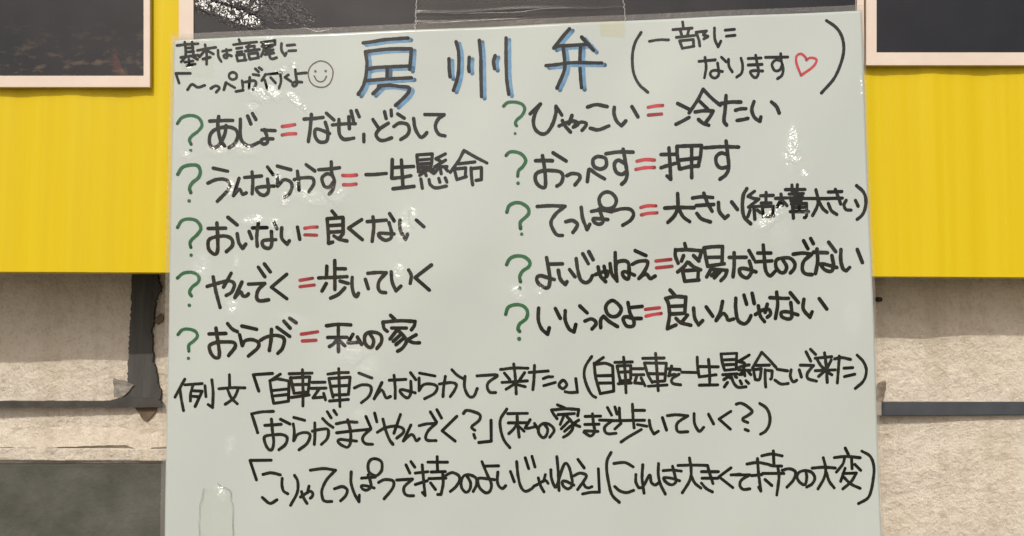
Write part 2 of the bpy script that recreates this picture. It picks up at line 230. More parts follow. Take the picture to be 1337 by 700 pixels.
STROKES = """
@225,40
P note_writing K 24 基本は語尾に
40,135 130,125 235,120|112,105 120,170 122,228|180,105 188,180 195,232|120,160 190,155|125,195 195,190|75,245 150,235 240,225|115,245 80,285|190,240 232,265|150,262 157,318|112,288 190,278|130,320 210,306
230,182 310,167 400,155|300,130 316,220 315,310|292,190 248,242|322,185 378,216|280,262 350,245
420,182 425,240 450,285|462,192 540,180|497,175 503,220 505,250 482,252 472,232 500,220 545,236
612,85 625,115|562,132 650,120|590,167 640,160|595,202 640,195|590,228 602,282|590,228 662,220! 668,275|602,282 680,272|662,120 775,108|708,118 692,185|680,152 755,145! 752,180|670,192 800,175|700,217 712,266|700,217 785,207! 788,250|712,266 792,252
815,112 942,92! 940,132|822,148 935,132|828,110 840,170 815,238|918,146 862,166|855,192 925,177|848,222 930,206|885,150 890,230 912,262 955,250
1000,120 1000,180 1030,232! 1045,205|1050,137 1120,131|1065,187 1130,183
62,480 30,390! 165,391
140,542 180,492 235,520 300,503
355,532 400,508 435,527 405,566
475,545 495,478! 530,500 575,526|557,385 588,400 590,435 557,452 525,435 527,400 557,385
642,462 652,548! 585,560
668,474 750,460 768,490 738,542|712,430 704,530|742,404 795,412|762,352 792,380|797,342 822,360
855,402 820,460|848,455 868,530|872,402 1000,388|985,382 995,460 975,530|902,432 945,480
1062,405 1030,428! 1085,465
1125,360 1132,420 1140,490 1110,508 1098,488 1125,470 1185,472|1132,396 1225,386
@400,40
P smiley T 12
131,278 195,298 238,350 243,410 220,475 180,512 131,520 75,505 35,465 18,400 32,340 75,298 131,278|72,415 95,455 130,470 165,455 185,418
D 83,373 12|177,371 12
P title_writing K 31 房
520,113 600,104 720,85 930,70|540,195 555,300 545,420 520,510 475,585|540,195 740,172 960,168! 955,250 945,355|565,355 650,340 945,325|740,345 738,435|550,460 750,445 960,432|725,455 670,520 610,580|660,510 760,502 860,512 935,520 935,560 890,615 815,685
@575,30
P title_writing K 31 州
78,325 80,420 88,490|143,170 165,260 167,400 155,500 118,612|263,310 258,400 262,440|355,155 368,300 370,450 375,670|500,295 485,350 495,415|600,135 600,300 605,500 625,650
@700,30
P title_writing K 31 弁
305,55 240,130 160,230! 210,212 300,207 480,195|415,130 470,190 525,250|245,215 260,340 255,440 190,595|405,215 400,350 405,480 415,590|90,390 200,380 320,364 600,365
P bracketed_note K 26 （
960,85 905,180 880,300 890,450 940,560 1020,635
@815,20
P bracketed_note K 25 一部になります
230,237 320,224 405,226
533,62 540,118|445,132 620,120|512,140 525,185|590,130 577,182|475,203 640,187|505,235 530,305|505,235 630,225! 632,285|530,305 635,287
655,157 680,230 688,285|655,157 750,147! 720,182 765,196 725,220
822,120 825,220 855,293! 880,240|920,140 1005,132|930,195 1010,186
680,425 830,411|735,388 745,480 730,575|885,387 930,430|850,440 860,545 820,578 785,552 790,520 830,507 895,518
950,405 955,470 985,520|1065,395 1080,460 1070,530 1025,568
@940,20
255,397 375,392|255,457 385,450|325,367 340,450 352,520 330,570 300,560 275,520 310,507 390,510
415,385 620,381|555,350 562,420 578,490 565,550 525,580|562,418 510,410 475,450 500,505 545,500 572,450
P bracketed_note K 28 ）
975,48 1060,110 1115,200 1130,320 1100,450 1040,580 940,695 925,712
P heart R 22
740,550 700,440 700,375 740,352 780,382 790,410! 830,388 882,408 850,470 740,550
@225,135
P question_mark G 28
48,185 90,132 170,112 245,137 275,200 240,255 185,297 160,335 175,375
D 172,432 15
P dialect_word K 31 あじょ
345,165 450,160 555,158|428,122 420,200 440,330 480,390|495,205 480,290 430,380 380,405 345,370 350,290 400,240 500,217 580,240 600,300 570,370 520,405
625,147 625,300 650,360 710,390 790,358|690,117 720,190|735,95 765,150
820,245 940,250|842,240 865,300 870,355 835,372 808,348 835,325 920,325
P equals_sign R 29
1005,212 1060,205 1120,195|1005,290 1060,280 1130,278
@390,135
P meaning K 31 なぜ、どうして
50,145 140,140 225,130|118,102 105,250 90,350|255,92 325,155|245,175 268,260 258,345 195,355 155,310 152,245 190,240 285,278
310,200 420,190 520,188|370,150 372,270 400,322 440,332 505,320|460,125 465,235|480,72 502,160|530,67 555,125
597,285 597,352
680,150 735,235|820,182 740,237 708,290 740,335 785,338 850,315|785,77 800,140|845,62 848,115
905,97 965,135|870,212 920,180 990,190 1010,240 990,290 932,330
1050,137 1065,230 1110,305 1145,295 1170,265
1152,100 1328,100! 1272,145 1248,210 1278,278 1335,295
@225,200
P question_mark G 30
52,195 95,132 165,110 235,117 258,170 240,225 185,272 160,320 170,362
D 155,437 17
P dialect_word K 31 うんならかす
375,138 505,165|325,275 400,242 480,240 525,275 505,340 410,440
610,230 557,388! 605,330 625,342 640,376 675,362
660,222 815,208|728,172 735,260 728,370|870,127 920,195|870,237 878,345 840,385 790,365 775,315 930,300
960,118 1085,152|962,205 962,302! 1020,244 1080,262 1095,310 1070,372 1030,402
1115,242 1200,226 1280,230 1295,280 1250,355|1145,167 1155,260 1160,338|1225,107 1305,165
@390,195
185,188 280,182 375,170|300,117 305,220 328,290 312,370 280,410|305,237 260,225 215,265 235,335 280,347 318,300
P equals_sign R 30
405,240 470,241 530,235|410,325 470,325 525,318
P meaning K 31 一生
615,232 690,230 800,220
855,92 850,265! 940,255 1025,240|865,165 1050,155|938,97 952,350|860,360 1055,337
@480,190
P meaning K 29 懸命
450,90 460,200 470,235|450,85 590,75! 585,150 570,225|475,130 575,122|478,167 572,161|480,200 572,195|462,238 600,217|520,235 535,275|475,272 505,248|570,232 605,255|710,75 622,120! 680,150|712,132 612,195! 725,192|662,195 672,258|612,250 640,215|700,195 732,232
485,305 500,390|560,310 572,355 620,387 720,371|650,300 660,335|708,295 725,335
880,45 830,140 755,245|880,45 980,103 1090,160|830,167 980,150|792,215 815,312|792,215 897,205! 892,290|815,312 902,285|945,205 950,290 960,360|945,212 1040,202! 1040,312! 990,320
@225,275
P question_mark G 29
48,155 90,92 160,77 225,97 260,160 225,220 175,267 160,300 168,335
D 170,407 16
P dialect_word K 32 おいない
325,163 485,160|405,112 412,250 410,370 380,397 330,350 330,270 390,240 480,232 540,260 545,320 490,375|505,60 590,130
590,210 605,290 640,345! 670,305|700,190 725,255
730,158 865,155|785,112 770,230 775,325|930,107 955,165|905,190 908,305 880,345 830,325 830,275 945,265
1000,157 1000,250 1050,308! 1070,275|1145,152 1165,262
P equals_sign R 27
1210,162 1270,152 1325,150|1210,222 1320,225
@390,275
P meaning K 32 良くない
305,5 342,50|260,75 270,200 272,300! 310,287|260,75 405,62! 405,200|285,137 400,130|290,197 400,190|405,210 375,248|322,232 375,263 440,277
575,82 455,160! 580,265
625,100 800,86|678,57 685,150 670,280|830,27 872,95|825,110 848,200 840,252 790,270 740,240 737,207 870,213
925,87 928,175 975,263! 995,215|1075,87 1145,148
@225,340
P question_mark G 29
45,162 100,117 180,110 235,142 235,195 180,242 155,290 172,325
D 153,410 17
P dialect_word K 32 やんでく
315,238 420,207 520,187 565,220 540,290 490,320|535,117 465,245|370,150 395,280 435,430
635,197 570,340! 620,285 645,325 680,322 695,305
695,217 845,210! 785,270 770,340 800,370 880,360|785,62 845,150|840,32 895,105
1045,127 905,245! 1045,350
P equals_sign R 28
1165,182 1280,162|1165,240 1295,224
@390,340
P meaning K 32 歩いていく
255,52 252,140|328,0 328,150 328,265|340,75 425,76|180,160 310,155 440,148|250,210 210,280|375,188 450,210|420,250 360,310 288,345
487,155 485,230 500,300 525,332 545,300|608,172 635,258
630,118 720,110 800,112! 740,180 725,240 745,285 795,295
845,105 855,200 890,278! 935,235|1005,88 1030,140 1020,210
1215,42 1065,158! 1195,272
@225,410
P question_mark G 28
50,188 90,145 150,138 210,160 228,205 190,250 150,285 150,340
D 147,405 16
P dialect_word K 32 おらが
335,182 490,178|398,128 412,220 430,340 425,395 385,395 350,350 340,290 400,260 480,255 560,260 575,300 515,380|505,88 545,135 595,162
635,110 770,140|615,190 640,290! 665,245 730,235 785,260 780,310 695,385
805,240 860,210 940,195 1010,215 1020,260 1000,320 962,360|905,140 900,240 885,335|955,122 1070,205|1018,65 1075,130|1070,38 1130,80
P equals_sign R 29
1175,185 1325,162|1185,247 1310,240
@390,410
P meaning K 32 私の家
250,108 360,95 475,100|360,100 360,230 362,345|262,215 440,213|350,225 320,270 278,298|370,245 420,290
495,185 450,262! 500,262 560,255|535,210 575,278
650,180 685,240 670,300 635,300 605,260 605,200 640,168 710,170 755,200 755,260 715,315
840,12 880,50|770,72 780,130 810,158|770,75 920,62 1065,68! 1055,110 1030,145|850,128 985,128|905,140 835,228|905,145 960,200 985,250 950,310 905,340|930,190 865,250|955,225 890,280|1075,190 1000,232|995,240 1050,262 1105,263
@650,115
P question_mark G 28
52,165 90,132 160,128 225,150 245,195 220,250 175,290 160,325 172,345
D 158,415 14
P dialect_word K 32 ひゃっこい
295,235 390,145! 345,220 325,310 345,380 400,418 450,405 500,330 530,230 532,165! 585,245
560,345 640,310 700,300 735,325 690,355|678,248 650,325|590,295 620,350 665,400
705,335 760,310 808,320 800,350 770,385
820,172 900,150 1000,168|845,365 920,380 1015,345
1065,175 1062,230 1085,300 1130,345! 1170,300|1225,170 1280,265
@835,115
P equals_sign R 28
78,178 150,165 210,162|78,250 200,240
P meaning K 32 冷たい
345,145 445,195|330,335 390,305 450,272|578,15 530,110 450,230|578,15 650,90 735,160|550,128 620,195|505,222 590,210 670,212! 645,260 600,320|535,290 580,325 630,342
740,145 830,130 925,130|788,72 780,200 770,300 795,340|875,205 920,192 970,190|890,297 940,290 990,278
1045,125 1025,200 1050,270 1100,305! 1108,265|1205,128 1250,170 1275,230
@650,180
P question_mark G 29
75,162 105,132 160,128 220,152 255,205 230,260 190,300 182,350
D 185,415 17
P dialect_word K 33 おっぺす
345,208 420,205 500,208|408,162 425,260 435,370 430,450 380,440 345,390 350,330 410,300 500,298 570,310 595,350 580,410 540,440|505,135 625,210
630,345 680,325 740,335 750,370 705,430
818,400 830,300! 840,285 900,330 975,375|940,172 985,190 990,255 940,285 880,260 870,200 905,172 940,172
988,145 1100,130 1235,132|1145,105 1165,220 1180,330 1165,390 1130,425|1160,235 1100,205 1065,240 1080,310 1130,335 1175,310
@800,180
P equals_sign R 29
220,215 300,200 380,205|210,290 290,275 380,272
P meaning K 33 押す
440,155 575,152|512,95 522,250 530,380! 495,350|440,275 500,255 570,235|585,80 590,180 610,285|585,80 700,75 810,72! 800,170 780,260|610,205 790,185|615,285 700,265 785,255|720,90 720,230 722,365
840,92 1000,82 1150,85|1035,30 1050,150 1060,270 1035,335 980,378|1050,155 990,140 945,175 950,240 990,275 1055,265
@650,245
P question_mark G 31
82,225 105,165 160,138 220,145 275,185 280,240 230,290 205,320 208,375
D 218,425 16
P dialect_word K 32 てっぱつ
360,172 480,165 615,170! 530,240 485,320 520,410 550,435 590,437
620,312 680,300 725,330 715,370 685,410
762,180 775,280 815,385! 840,335
855,218 940,205 1040,222|925,195 945,250 960,315 920,335 880,315 870,285 920,285 1005,293|998,40 1050,60 1082,115 1060,175 1000,195 945,175 925,110 950,60 998,40
1050,215 1130,195 1210,200 1240,245 1210,300 1140,345
@825,240
P equals_sign R 28
80,218 140,202 220,202|85,285 150,270 230,265
P meaning K 33 大きい（結構大きい）
300,222 420,215 570,218|418,90 420,210 390,290 330,352|425,220 470,300 530,345
555,130 640,118 740,125|590,198 750,188|658,85 690,170 735,250|595,270 640,320 720,348
792,170 800,250 850,315! 880,290|912,165 965,235
1050,45 1020,100 1010,200 1025,300 1085,365
@950,235
P meaning K 29 大きい（結構大きい）
245,105 185,150! 240,170 275,175|285,175 190,248! 300,240|240,250 248,360|205,275 185,335|270,275 300,300|350,115 348,200|300,145 415,142|305,212 395,210|315,240 325,335|315,245 415,240! 410,320|325,335 420,328
485,130 500,230|435,170 540,165|490,175 450,245|510,200 540,235
525,90 705,88|585,48 590,130|635,45 630,130|560,130 690,125|560,165 690,165|612,90 618,180|575,190 670,190|590,215 600,350|580,220 720,215! 720,330 700,345|590,255 715,250|570,290 740,290|650,190 655,290|612,150 680,145
690,170 920,170|805,90 825,180 815,250 775,325|830,190 870,260 910,295
920,110 1045,105|900,170 1050,165|985,85 1010,150 1035,220|920,215 950,280 1000,315
1085,185 1065,230 1085,270 1130,275|1170,185 1195,240
1180,50 1240,105 1265,170 1258,260 1230,320 1185,360
@650,320
P question_mark G 31
80,180 110,125 170,100 240,108 290,150 285,195 225,240 200,290 208,335
D 200,395 18
P dialect_word K 33 よいじゃねえ
445,115 460,200 475,300 465,380 430,390 370,350 355,300 390,280 460,300 515,315|460,175 590,172
552,230 570,310 615,362! 632,335|655,225 705,290
715,125 730,230 755,315 800,345 840,325 865,280|775,80 825,170|830,60 870,135
890,270 960,245 1000,240 1000,280 985,290|915,200 935,280 985,335|970,195 985,260
1072,70 1075,200 1090,330|1025,170 1040,260 1085,320! 1080,180 1130,145 1190,160 1200,260 1190,310 1150,290 1140,250 1175,245 1250,275
1255,50 1337,90
@800,310
205,122 305,165|180,245 240,218 310,215 320,245 290,310 240,375! 290,335 320,345 345,375 390,352
P equals_sign R 28
395,215 535,200|400,278 545,262
P meaning K 33 容易なものでない
660,55 672,105|575,110 575,170 600,235|575,115 690,112 815,122! 795,190|650,165 630,215|740,165 790,215|685,225 650,270 595,315|695,228 745,270 805,295|640,305 660,400|640,305 785,295! 780,390|665,400 790,388
835,95 850,170 870,265|835,95 920,85 1005,82! 1000,240|855,182 990,180|870,262 1020,240|915,260 860,360|905,290 1045,300! 1030,350 990,395|945,305 905,350|985,310 930,370
1065,182 1220,182|1110,140 1110,260 1100,360|1245,120 1290,200|1248,215 1270,300 1250,350 1220,370 1170,340 1160,290 1210,285 1310,315
@950,305
275,178 395,178|255,258 405,250|325,105 335,220 350,340 390,385 435,345
505,240 540,300 525,350 485,355 445,310 445,245 490,225 570,225 615,270 610,320 575,360
600,188 690,178 770,190! 700,250 685,320 710,365 775,375|695,65 735,138|760,45 785,92
785,170 915,175|818,140 825,250 805,365|925,78 990,165|955,200 970,300 945,345 890,330 855,285 870,275 1000,310
1038,145 1035,240 1055,320 1085,340! 1115,310|1185,145 1230,265
@650,385
P question_mark G 31
72,178 95,115 160,90 230,102 270,150 260,215 200,265 185,310 200,335
D 195,402 20
P dialect_word K 33 いいっぺよ
372,122 370,230 400,310 455,360! 470,300|525,125 570,215
615,145 615,230 650,310 695,340! 712,270|748,102 815,165
795,240 850,220 890,240 895,270 860,312
940,300 940,230 965,195! 1020,245 1095,290|1050,52 1105,90 1128,135 1100,185 1050,200 1005,175 985,120 1005,75 1050,52
1190,70 1210,170 1245,240 1235,285 1180,285 1150,240 1150,210 1180,200 1240,215 1312,215|1215,115 1320,105
@825,375
P equals_sign R 29
125,203 255,188|130,265 200,250 270,240
P meaning K 33 良いんじゃない
350,25 400,80|310,102 335,150 345,260 325,380! 405,345|310,102 400,85 495,90! 485,235|350,175 480,170|355,245 485,238|510,255 465,310|405,285 450,325 540,348
565,190 575,280 610,345! 648,305|680,180 740,265
@920,375
165,130 145,220 105,305! 165,240 200,265 215,300 265,290
285,100 285,200 305,300 360,335 400,310 425,260|360,72 385,155|435,55 455,150
465,250 530,210 590,205 605,245 575,275|575,155 555,230|492,170 510,260 550,315
598,95 680,100 770,102|660,45 670,160 650,285|785,50 860,140|790,140 800,230 795,280 760,290 710,270 705,230 760,225 855,252
910,110 905,200 965,275! 985,225|1050,105 1118,200
@220,465
P example_heading K 26 例文
150,210 100,300 60,375|105,300 120,400 140,498|150,262 310,250|225,265 205,340 202,410|215,315 310,320! 245,460|215,365 285,370|335,270 345,370|398,215 410,330 405,470! 365,442
558,170 560,290|462,298 580,288 700,290|640,295 600,380 520,440|540,300 575,380 630,435
P example_sentence K 27 「自転車うんならかして来た。」（自転車を一生懸命こいで来た）
825,320 775,170! 950,158
1020,165 930,225|925,225 940,330 960,432|940,220 1000,210 1100,228! 1095,410|950,315 1095,300|955,365 1095,350|960,432 1095,412
@390,465
-90,162 120,155|-75,195 -60,270 -45,335|-80,200 100,190! 85,325|-60,262 90,258|-45,340 85,328|-70,378 95,355|32,125 38,300 38,455
120,240 240,238|110,295 250,292|185,300 130,382! 220,375|228,340 245,400
265,165 365,152 455,150|275,205 295,300 315,375|275,205 470,192! 455,350|300,275 450,268|315,355 440,350|282,410 455,395|365,115 370,250 378,460
550,155 670,200|510,290 580,262 650,270 665,310 640,370 575,425
762,240 690,390! 745,315 770,320 800,380 840,368
828,220 980,212|872,175 882,280 882,385|1022,150 1070,215|1025,230 1025,330 1000,380 960,365 925,320 945,305 1065,335
1105,155 1245,182|1100,200 1100,315! 1140,262 1210,255 1265,280 1240,340 1150,390
@560,465
95,255 200,242 250,260 235,310 195,370|150,185 135,280 128,370|210,125 260,175 320,210
330,185 325,280 355,355 385,375 415,360 442,295
440,180 610,170 625,182! 545,240 535,290 560,330 610,332
655,122 780,108 905,110|690,155 740,215|875,150 830,215|668,240 900,225|775,72 790,200 798,345|780,255 705,302|800,258 880,278
915,148 1090,135|965,85 960,200 950,305|1045,205 1085,190 1130,188|1050,270 1155,240
1225,220 1260,260 1225,298 1188,265 1225,220
@650,460
712,240 728,365! 660,368 615,360
858,38 800,130 790,220 820,320 860,390 895,412
965,48 880,105|880,100 895,230 935,375|895,110 980,100 1050,125! 1060,350|915,215 1045,212|920,282 1050,280|935,378 1060,355
@760,460
300,92 460,88|320,125 335,200 350,260|320,125 445,120! 445,240|335,182 440,178|345,262 440,255|330,288 450,280|380,45 395,200 402,370
465,150 560,150|465,205 565,205|500,215 480,280! 550,285|540,235 575,305
555,55 750,52|570,100 600,200 640,275|570,98 770,100! 755,260|600,195 750,198|640,270 750,262|605,310 775,298|672,10 685,180 695,350
780,150 895,158|818,125 790,215! 850,200 860,215|885,200 820,245 830,285 900,297
910,182 1050,185
1052,45 1055,130 1070,225! 1225,205|1060,130 1245,133|1155,65 1165,180 1165,295|1070,300 1240,297
@880,455
430,50 440,120 460,190|430,50 575,45! 570,175|450,105 565,100|455,150 565,145|465,200 565,190|445,240 580,232|510,235 515,270|455,285 490,262|560,255 575,265
690,60 590,120! 640,130|690,150 600,170 590,195 700,200|650,140 620,240|640,170 650,250|600,240 630,215|680,210 705,240
490,310 460,352|525,260 550,320 590,355 660,350|605,295 620,325|660,295 685,320
805,35 760,110 720,180|805,35 870,100 935,175|755,155 875,152|728,195 745,285|728,195 800,185! 785,280 750,285|835,195 835,270 840,352|845,200 900,205! 895,270 885,280
945,190 1040,205|925,290 980,325 1045,320
1072,195 1065,255 1090,305 1122,290|1145,195 1165,262
1155,152 1275,155! 1220,225 1225,275 1300,298
@980,450
508,65 550,150|548,42 595,90
590,125 740,110|610,140 640,190 670,220|735,140 700,210|590,238 770,230|675,75 690,200 698,345|670,245 620,290|700,250 740,275
765,130 830,118 910,135|808,105 800,220 790,350|850,215 930,210|855,292 950,270
970,95 1030,160 1055,240 1030,330 955,400
@320,530
P example_sentence K 27 「おらがまでやんでく？」（私の家まで歩いていく？）
115,245 95,180 60,72! 150,55 258,50
180,178 330,168|240,120 250,230 262,330 245,400 210,390 180,330 180,280 250,265 340,262 385,290 370,350 310,400|322,122 410,165
445,105 545,132|440,165 450,230 445,318! 480,262 550,242 595,265 570,340 495,400
615,230 680,215 750,210 765,240 750,300 700,350|638,155 640,260 635,350|710,115 755,160 805,195|752,52 788,108|812,40 838,78
835,162 930,145 1025,148|838,245 980,228|940,125 965,230 965,330 940,375 890,360 850,325 870,305 940,312 1020,320
980,228 1150,212! 1090,265 1075,310 1105,345 1165,350|1105,95 1150,200|1185,65 1205,145
@480,530
90,240 160,200 250,185 320,205 325,245 265,295|300,78 240,250|140,120 165,220 200,310 232,352
395,175 325,322! 390,265 420,275 445,320 472,300
470,182 540,165 625,162! 560,220 530,280 545,315 625,318|572,55 630,150|632,35 675,112
815,95 680,228! 800,322
875,70 900,42 960,50 1025,80 1020,130 955,185 955,205 980,222|970,260 982,295
1128,130 1130,322! 1015,335
1272,28 1215,120 1215,210 1245,310 1300,382
@640,525
160,105 340,102|245,105 250,200 265,320|165,190 335,188|245,200 215,245 170,288|265,225 310,265
365,160 320,235! 345,240 410,225|405,195 435,245
490,195 525,250 510,310 480,325 445,285 445,230 490,195 550,210 585,260 545,322
615,25 685,55|560,72 580,110 612,152|560,72 690,62 810,68! 800,125|620,115 770,105|680,110 640,205|700,130 750,190 755,240 720,290 670,322|715,180 650,245|735,220 680,268|810,165 750,205|770,205 820,225
868,132 1010,128|865,205 995,202|935,108 945,200 955,270 920,310 870,285 860,265 985,268
1000,165 1115,168! 1050,225 1050,270 1080,290 1150,285|1072,50 1110,120|1140,45 1160,110
@820,520
-80,90 -75,190 |40,55 45,170 55,270|60,110 150,110|-155,205 150,200|-65,228 -120,280|85,240 170,255|120,285 0,355 -65,400
192,200 205,270 235,325! 275,300|312,175 350,290
358,158 440,150 545,160! 460,215 440,260 460,305 545,305
602,140 605,220 630,280 655,302 690,265|735,145 782,235
940,120 832,190! 935,282
990,55 1030,45 1085,70 1135,120 1100,155 1050,185 1055,205 1095,222|1070,285 1100,297
1205,48 1265,90 1295,160 1290,240 1255,300 1210,328
@320,590
P example_sentence K 27 「こりゃてっぱつで持つのよいじゃねえ」（これは大きくて持つの大変）
105,255 45,78! 240,75
165,205 240,190 325,208|160,415 230,468 295,435
342,240 340,300 355,355 395,380|455,212 485,270 480,370 420,485
510,410 590,360 620,370 620,400 600,420|588,310 575,370|520,360 540,420 570,468
600,165 720,150 830,165! 750,250 705,350 715,430 745,450 795,450
820,335 890,315 935,345 920,400 875,445
972,180 970,280 1000,380 1042,455! 1045,395
1065,240 1190,230|1125,210 1145,270 1150,320 1110,350 1070,335 1065,310 1110,310 1180,330|1190,62 1245,90 1250,160 1225,200 1190,218 1135,185 1125,120 1145,75 1190,62
@460,590
240,280 290,255 360,260 380,290 360,345 290,430
405,258 550,250! 475,320 475,375 505,400 560,402|490,120 525,195|535,90 570,140
575,195 690,182|575,300 685,265|638,120 650,250 665,400! 640,372
690,95 870,95|775,45 778,170|720,185 850,180|700,245 855,240|825,190 830,290 810,390! 780,390|715,285 760,345
855,215 910,190 970,215 980,260 945,320 895,362
1050,225 1080,280 1075,340 1040,370 1000,330 995,270 1020,220 1070,210 1130,240 1135,300 1105,362
1185,90 1230,200 1270,290 1260,355 1220,375 1165,330 1145,260 1170,240 1300,255|1220,130 1337,128
@620,590
210,185 205,270 225,320 255,335 282,310|325,180 360,275
382,90 395,220 420,320 460,362 510,345 545,312|460,55 492,155|522,42 550,140
555,310 640,265 670,290|645,210 630,265|580,240 600,310 632,368
750,45 762,180 770,355|695,165 700,240 725,310 745,325 775,230 810,130 835,105 865,150 890,260 885,315 850,340 810,315 800,275 830,270 905,305
942,70 1000,148|905,220 960,195 1015,210 1010,245 940,345! 985,290 1010,320 1040,330 1070,318
1128,155 1138,368! 1060,370 985,385
@785,585
90,40 55,110 50,200 70,330 100,430 165,495
115,140 200,130 240,140 290,170|122,350 170,390 230,405 295,385
378,150 372,280 390,410|315,240 315,310 340,360! 380,350 440,245 455,310 490,335 530,310|522,140 520,240 540,330 585,420
565,205 650,200 730,210|650,165 672,250 680,310 640,335 590,310 570,270 640,275 715,298
700,158 830,155 970,158|805,90 820,190 810,290 740,408|825,260 855,320 910,365
915,215 1070,215|920,275 1065,275|970,158 990,230 1020,322|915,320 960,370 1015,400
1185,180 1075,262! 1200,360
1185,245 1270,238
@960,580
0,280 130,278! 55,325 40,375 70,410 130,405
105,180 200,165 290,180|145,285 240,275|200,130 210,270 230,425! 210,390
240,105 330,88 425,105|345,60 350,190|290,180 340,195 420,198|245,265 440,265|385,205 395,300 375,460|268,320 330,375
425,235 490,222 545,250 530,320 468,390
640,240 650,300 635,365 590,350 560,300 580,255 640,238 700,260 725,310 700,360 650,390
700,218 800,210 915,218 |802,122 825,220 810,310 755,408|830,255 860,340 905,400
1005,35 1035,95|905,122 1020,112 1145,125|1000,125 985,180 925,255|1065,130 1070,225|1095,185 1150,240|1005,220 965,340|985,270 1110,265! 1060,345 985,410|990,300 1060,365 1145,405
1160,65 1235,110 1270,200 1265,320 1225,480 1130,545
"""
PAPER, YELLOW, CARD, WALL = mat_paper(), mat_yellow(), mat_border(), mat_wall()
FILM = clear_mat("clear_film", bump=0.0009, scale=110); TAPE = clear_mat("clear_tape", (0.97, 0.96, 0.94), 0.012, 0.15, bump=0.0002, scale=45, ior=1.22)
THIN = clear_mat("thin_tape", (0.98, 0.98, 0.97), 0.0, 0.2, bump=0.0001, ior=1.1)
# depths (metres behind the paper): poster 4 mm, picture cards 5 mm, yellow panel front 12 mm, wall about 95 mm
Y_PANEL, Y_POSTER, Y_CARD = 0.012, 0.005, 0.004
def ragged(pts, step, amp, seed):
    out = []; rnd = random.Random(seed)
    for i, a in enumerate(pts):
        b = pts[(i + 1) % len(pts)]; L = math.hypot(b[0] - a[0], b[1] - a[1]); n = max(1, int(L / step))
        for k in range(n):
            t = k / n; out.append((a[0] + (b[0] - a[0]) * t + rnd.uniform(-amp, amp) * (k > 0), a[1] + (b[1] - a[1]) * t + rnd.uniform(-amp, amp) * (k > 0)))
    return out
# ------------------------------------------------------------------ ground and wall
bm = bmesh.new(); bmesh.ops.create_grid(bm, x_segments=1, y_segments=1, size=60)
g = link("ground", bm, plain("bounce_paving", (0.22, 0.195, 0.15), (0.30, 0.27, 0.21), 0.9, 3)); g.location = (0, 0, -1.45); tag(g, kind='structure')  # unseen ground, added to bounce warm light onto the wall

def wall_y(x): return 0.103 - 0.017 * (x / 0.45)          # the old wall leans away towards the left
wall = empty("whitewashed_wall", (0, 0.10, -1.45))
tag(wall, "rough whitewashed plaster wall behind the yellow panel, chipped and stained, with a projecting ledge", "wall")
def wall_patch(name, x0, x1, z0, z1, nx, nz, front, amp, mat, seed):
    bm = bmesh.new(); vs = []
    for j in range(nz + 1):
        row = []
        for i in range(nx + 1):
            x = x0 + (x1 - x0) * i / nx; z = z0 + (z1 - z0) * j / nz
            d = amp * (noise.noise((x * 14, z * 14, seed)) + 0.5 * noise.noise((x * 40, z * 40, seed)))
            row.append(bm.verts.new((x, wall_y(x) - front + d, z)))
        vs.append(row)
    for j in range(nz):
        for i in range(nx): bm.faces.new((vs[j][i], vs[j][i + 1], vs[j + 1][i + 1], vs[j + 1][i]))
    b = [e for e in bm.edges if e.is_boundary]
    r = bmesh.ops.extrude_edge_only(bm, edges=b)
    for q in r["geom"]:
        if isinstance(q, bmesh.types.BMVert): q.co.y += 0.12
    bmesh.ops.recalc_face_normals(bm, faces=bm.faces)
    local(bm, wall); return link(name, bm, mat, wall, True)
wall_patch("wall_face", -1.6, 1.6, -1.44, 1.2, 330, 270, 0.0, 0.0016, WALL, 1)
GREY = mat_grey_block()
zl = P(185, 588, .10).z; zg = P(185, 604, .10).z
wall_patch("ledge", -1.6, -0.1, zg, zl, 300, 10, 0.006, 0.0040, WALL, 3)
lip = bmesh.new()
lv = px(ragged([(-90, 545), (-90, 586), (40, 588), (120, 584), (158, 583), (172, 588), (184, 590), (195, 586), (212, 585), (300, 587), (300, 560)], 7, 0.8, 12), 0.10)
ft = [lip.verts.new((x, wall_y(x) - (0.0058 if z < P(0, 575, .1).z else -0.003) + 0.0008 * noise.noise((x * 60, z * 60, 5)), z)) for x, z in lv]
bk = [lip.verts.new((x, wall_y(x) + 0.02, z - 0.0008)) for x, z in lv]
bmesh.ops.triangulate(lip, faces=[lip.faces.new(ft)]); [lip.faces.new((ft[i], bk[i], bk[(i + 1) % len(ft)], ft[(i + 1) % len(ft)])) for i in range(len(ft))]
bmesh.ops.recalc_face_normals(lip, faces=lip.faces); local(lip, wall); link("plaster_lip", lip, WALL, wall)
block = empty("grey_block", (P(60, 700, .10).x, 0.09, P(60, 700, .10).z)); tag(block, "dark grey-green block face below the ledge, left of the sheet", "block")
bm = prism(px([(-90, 608), (300, 606), (300, 770), (-90, 770)], 0.106), 0.098, 0.16, 0.002); local(bm, block); link("block_face", bm, GREY, block)  # block face coloured dark grey-green

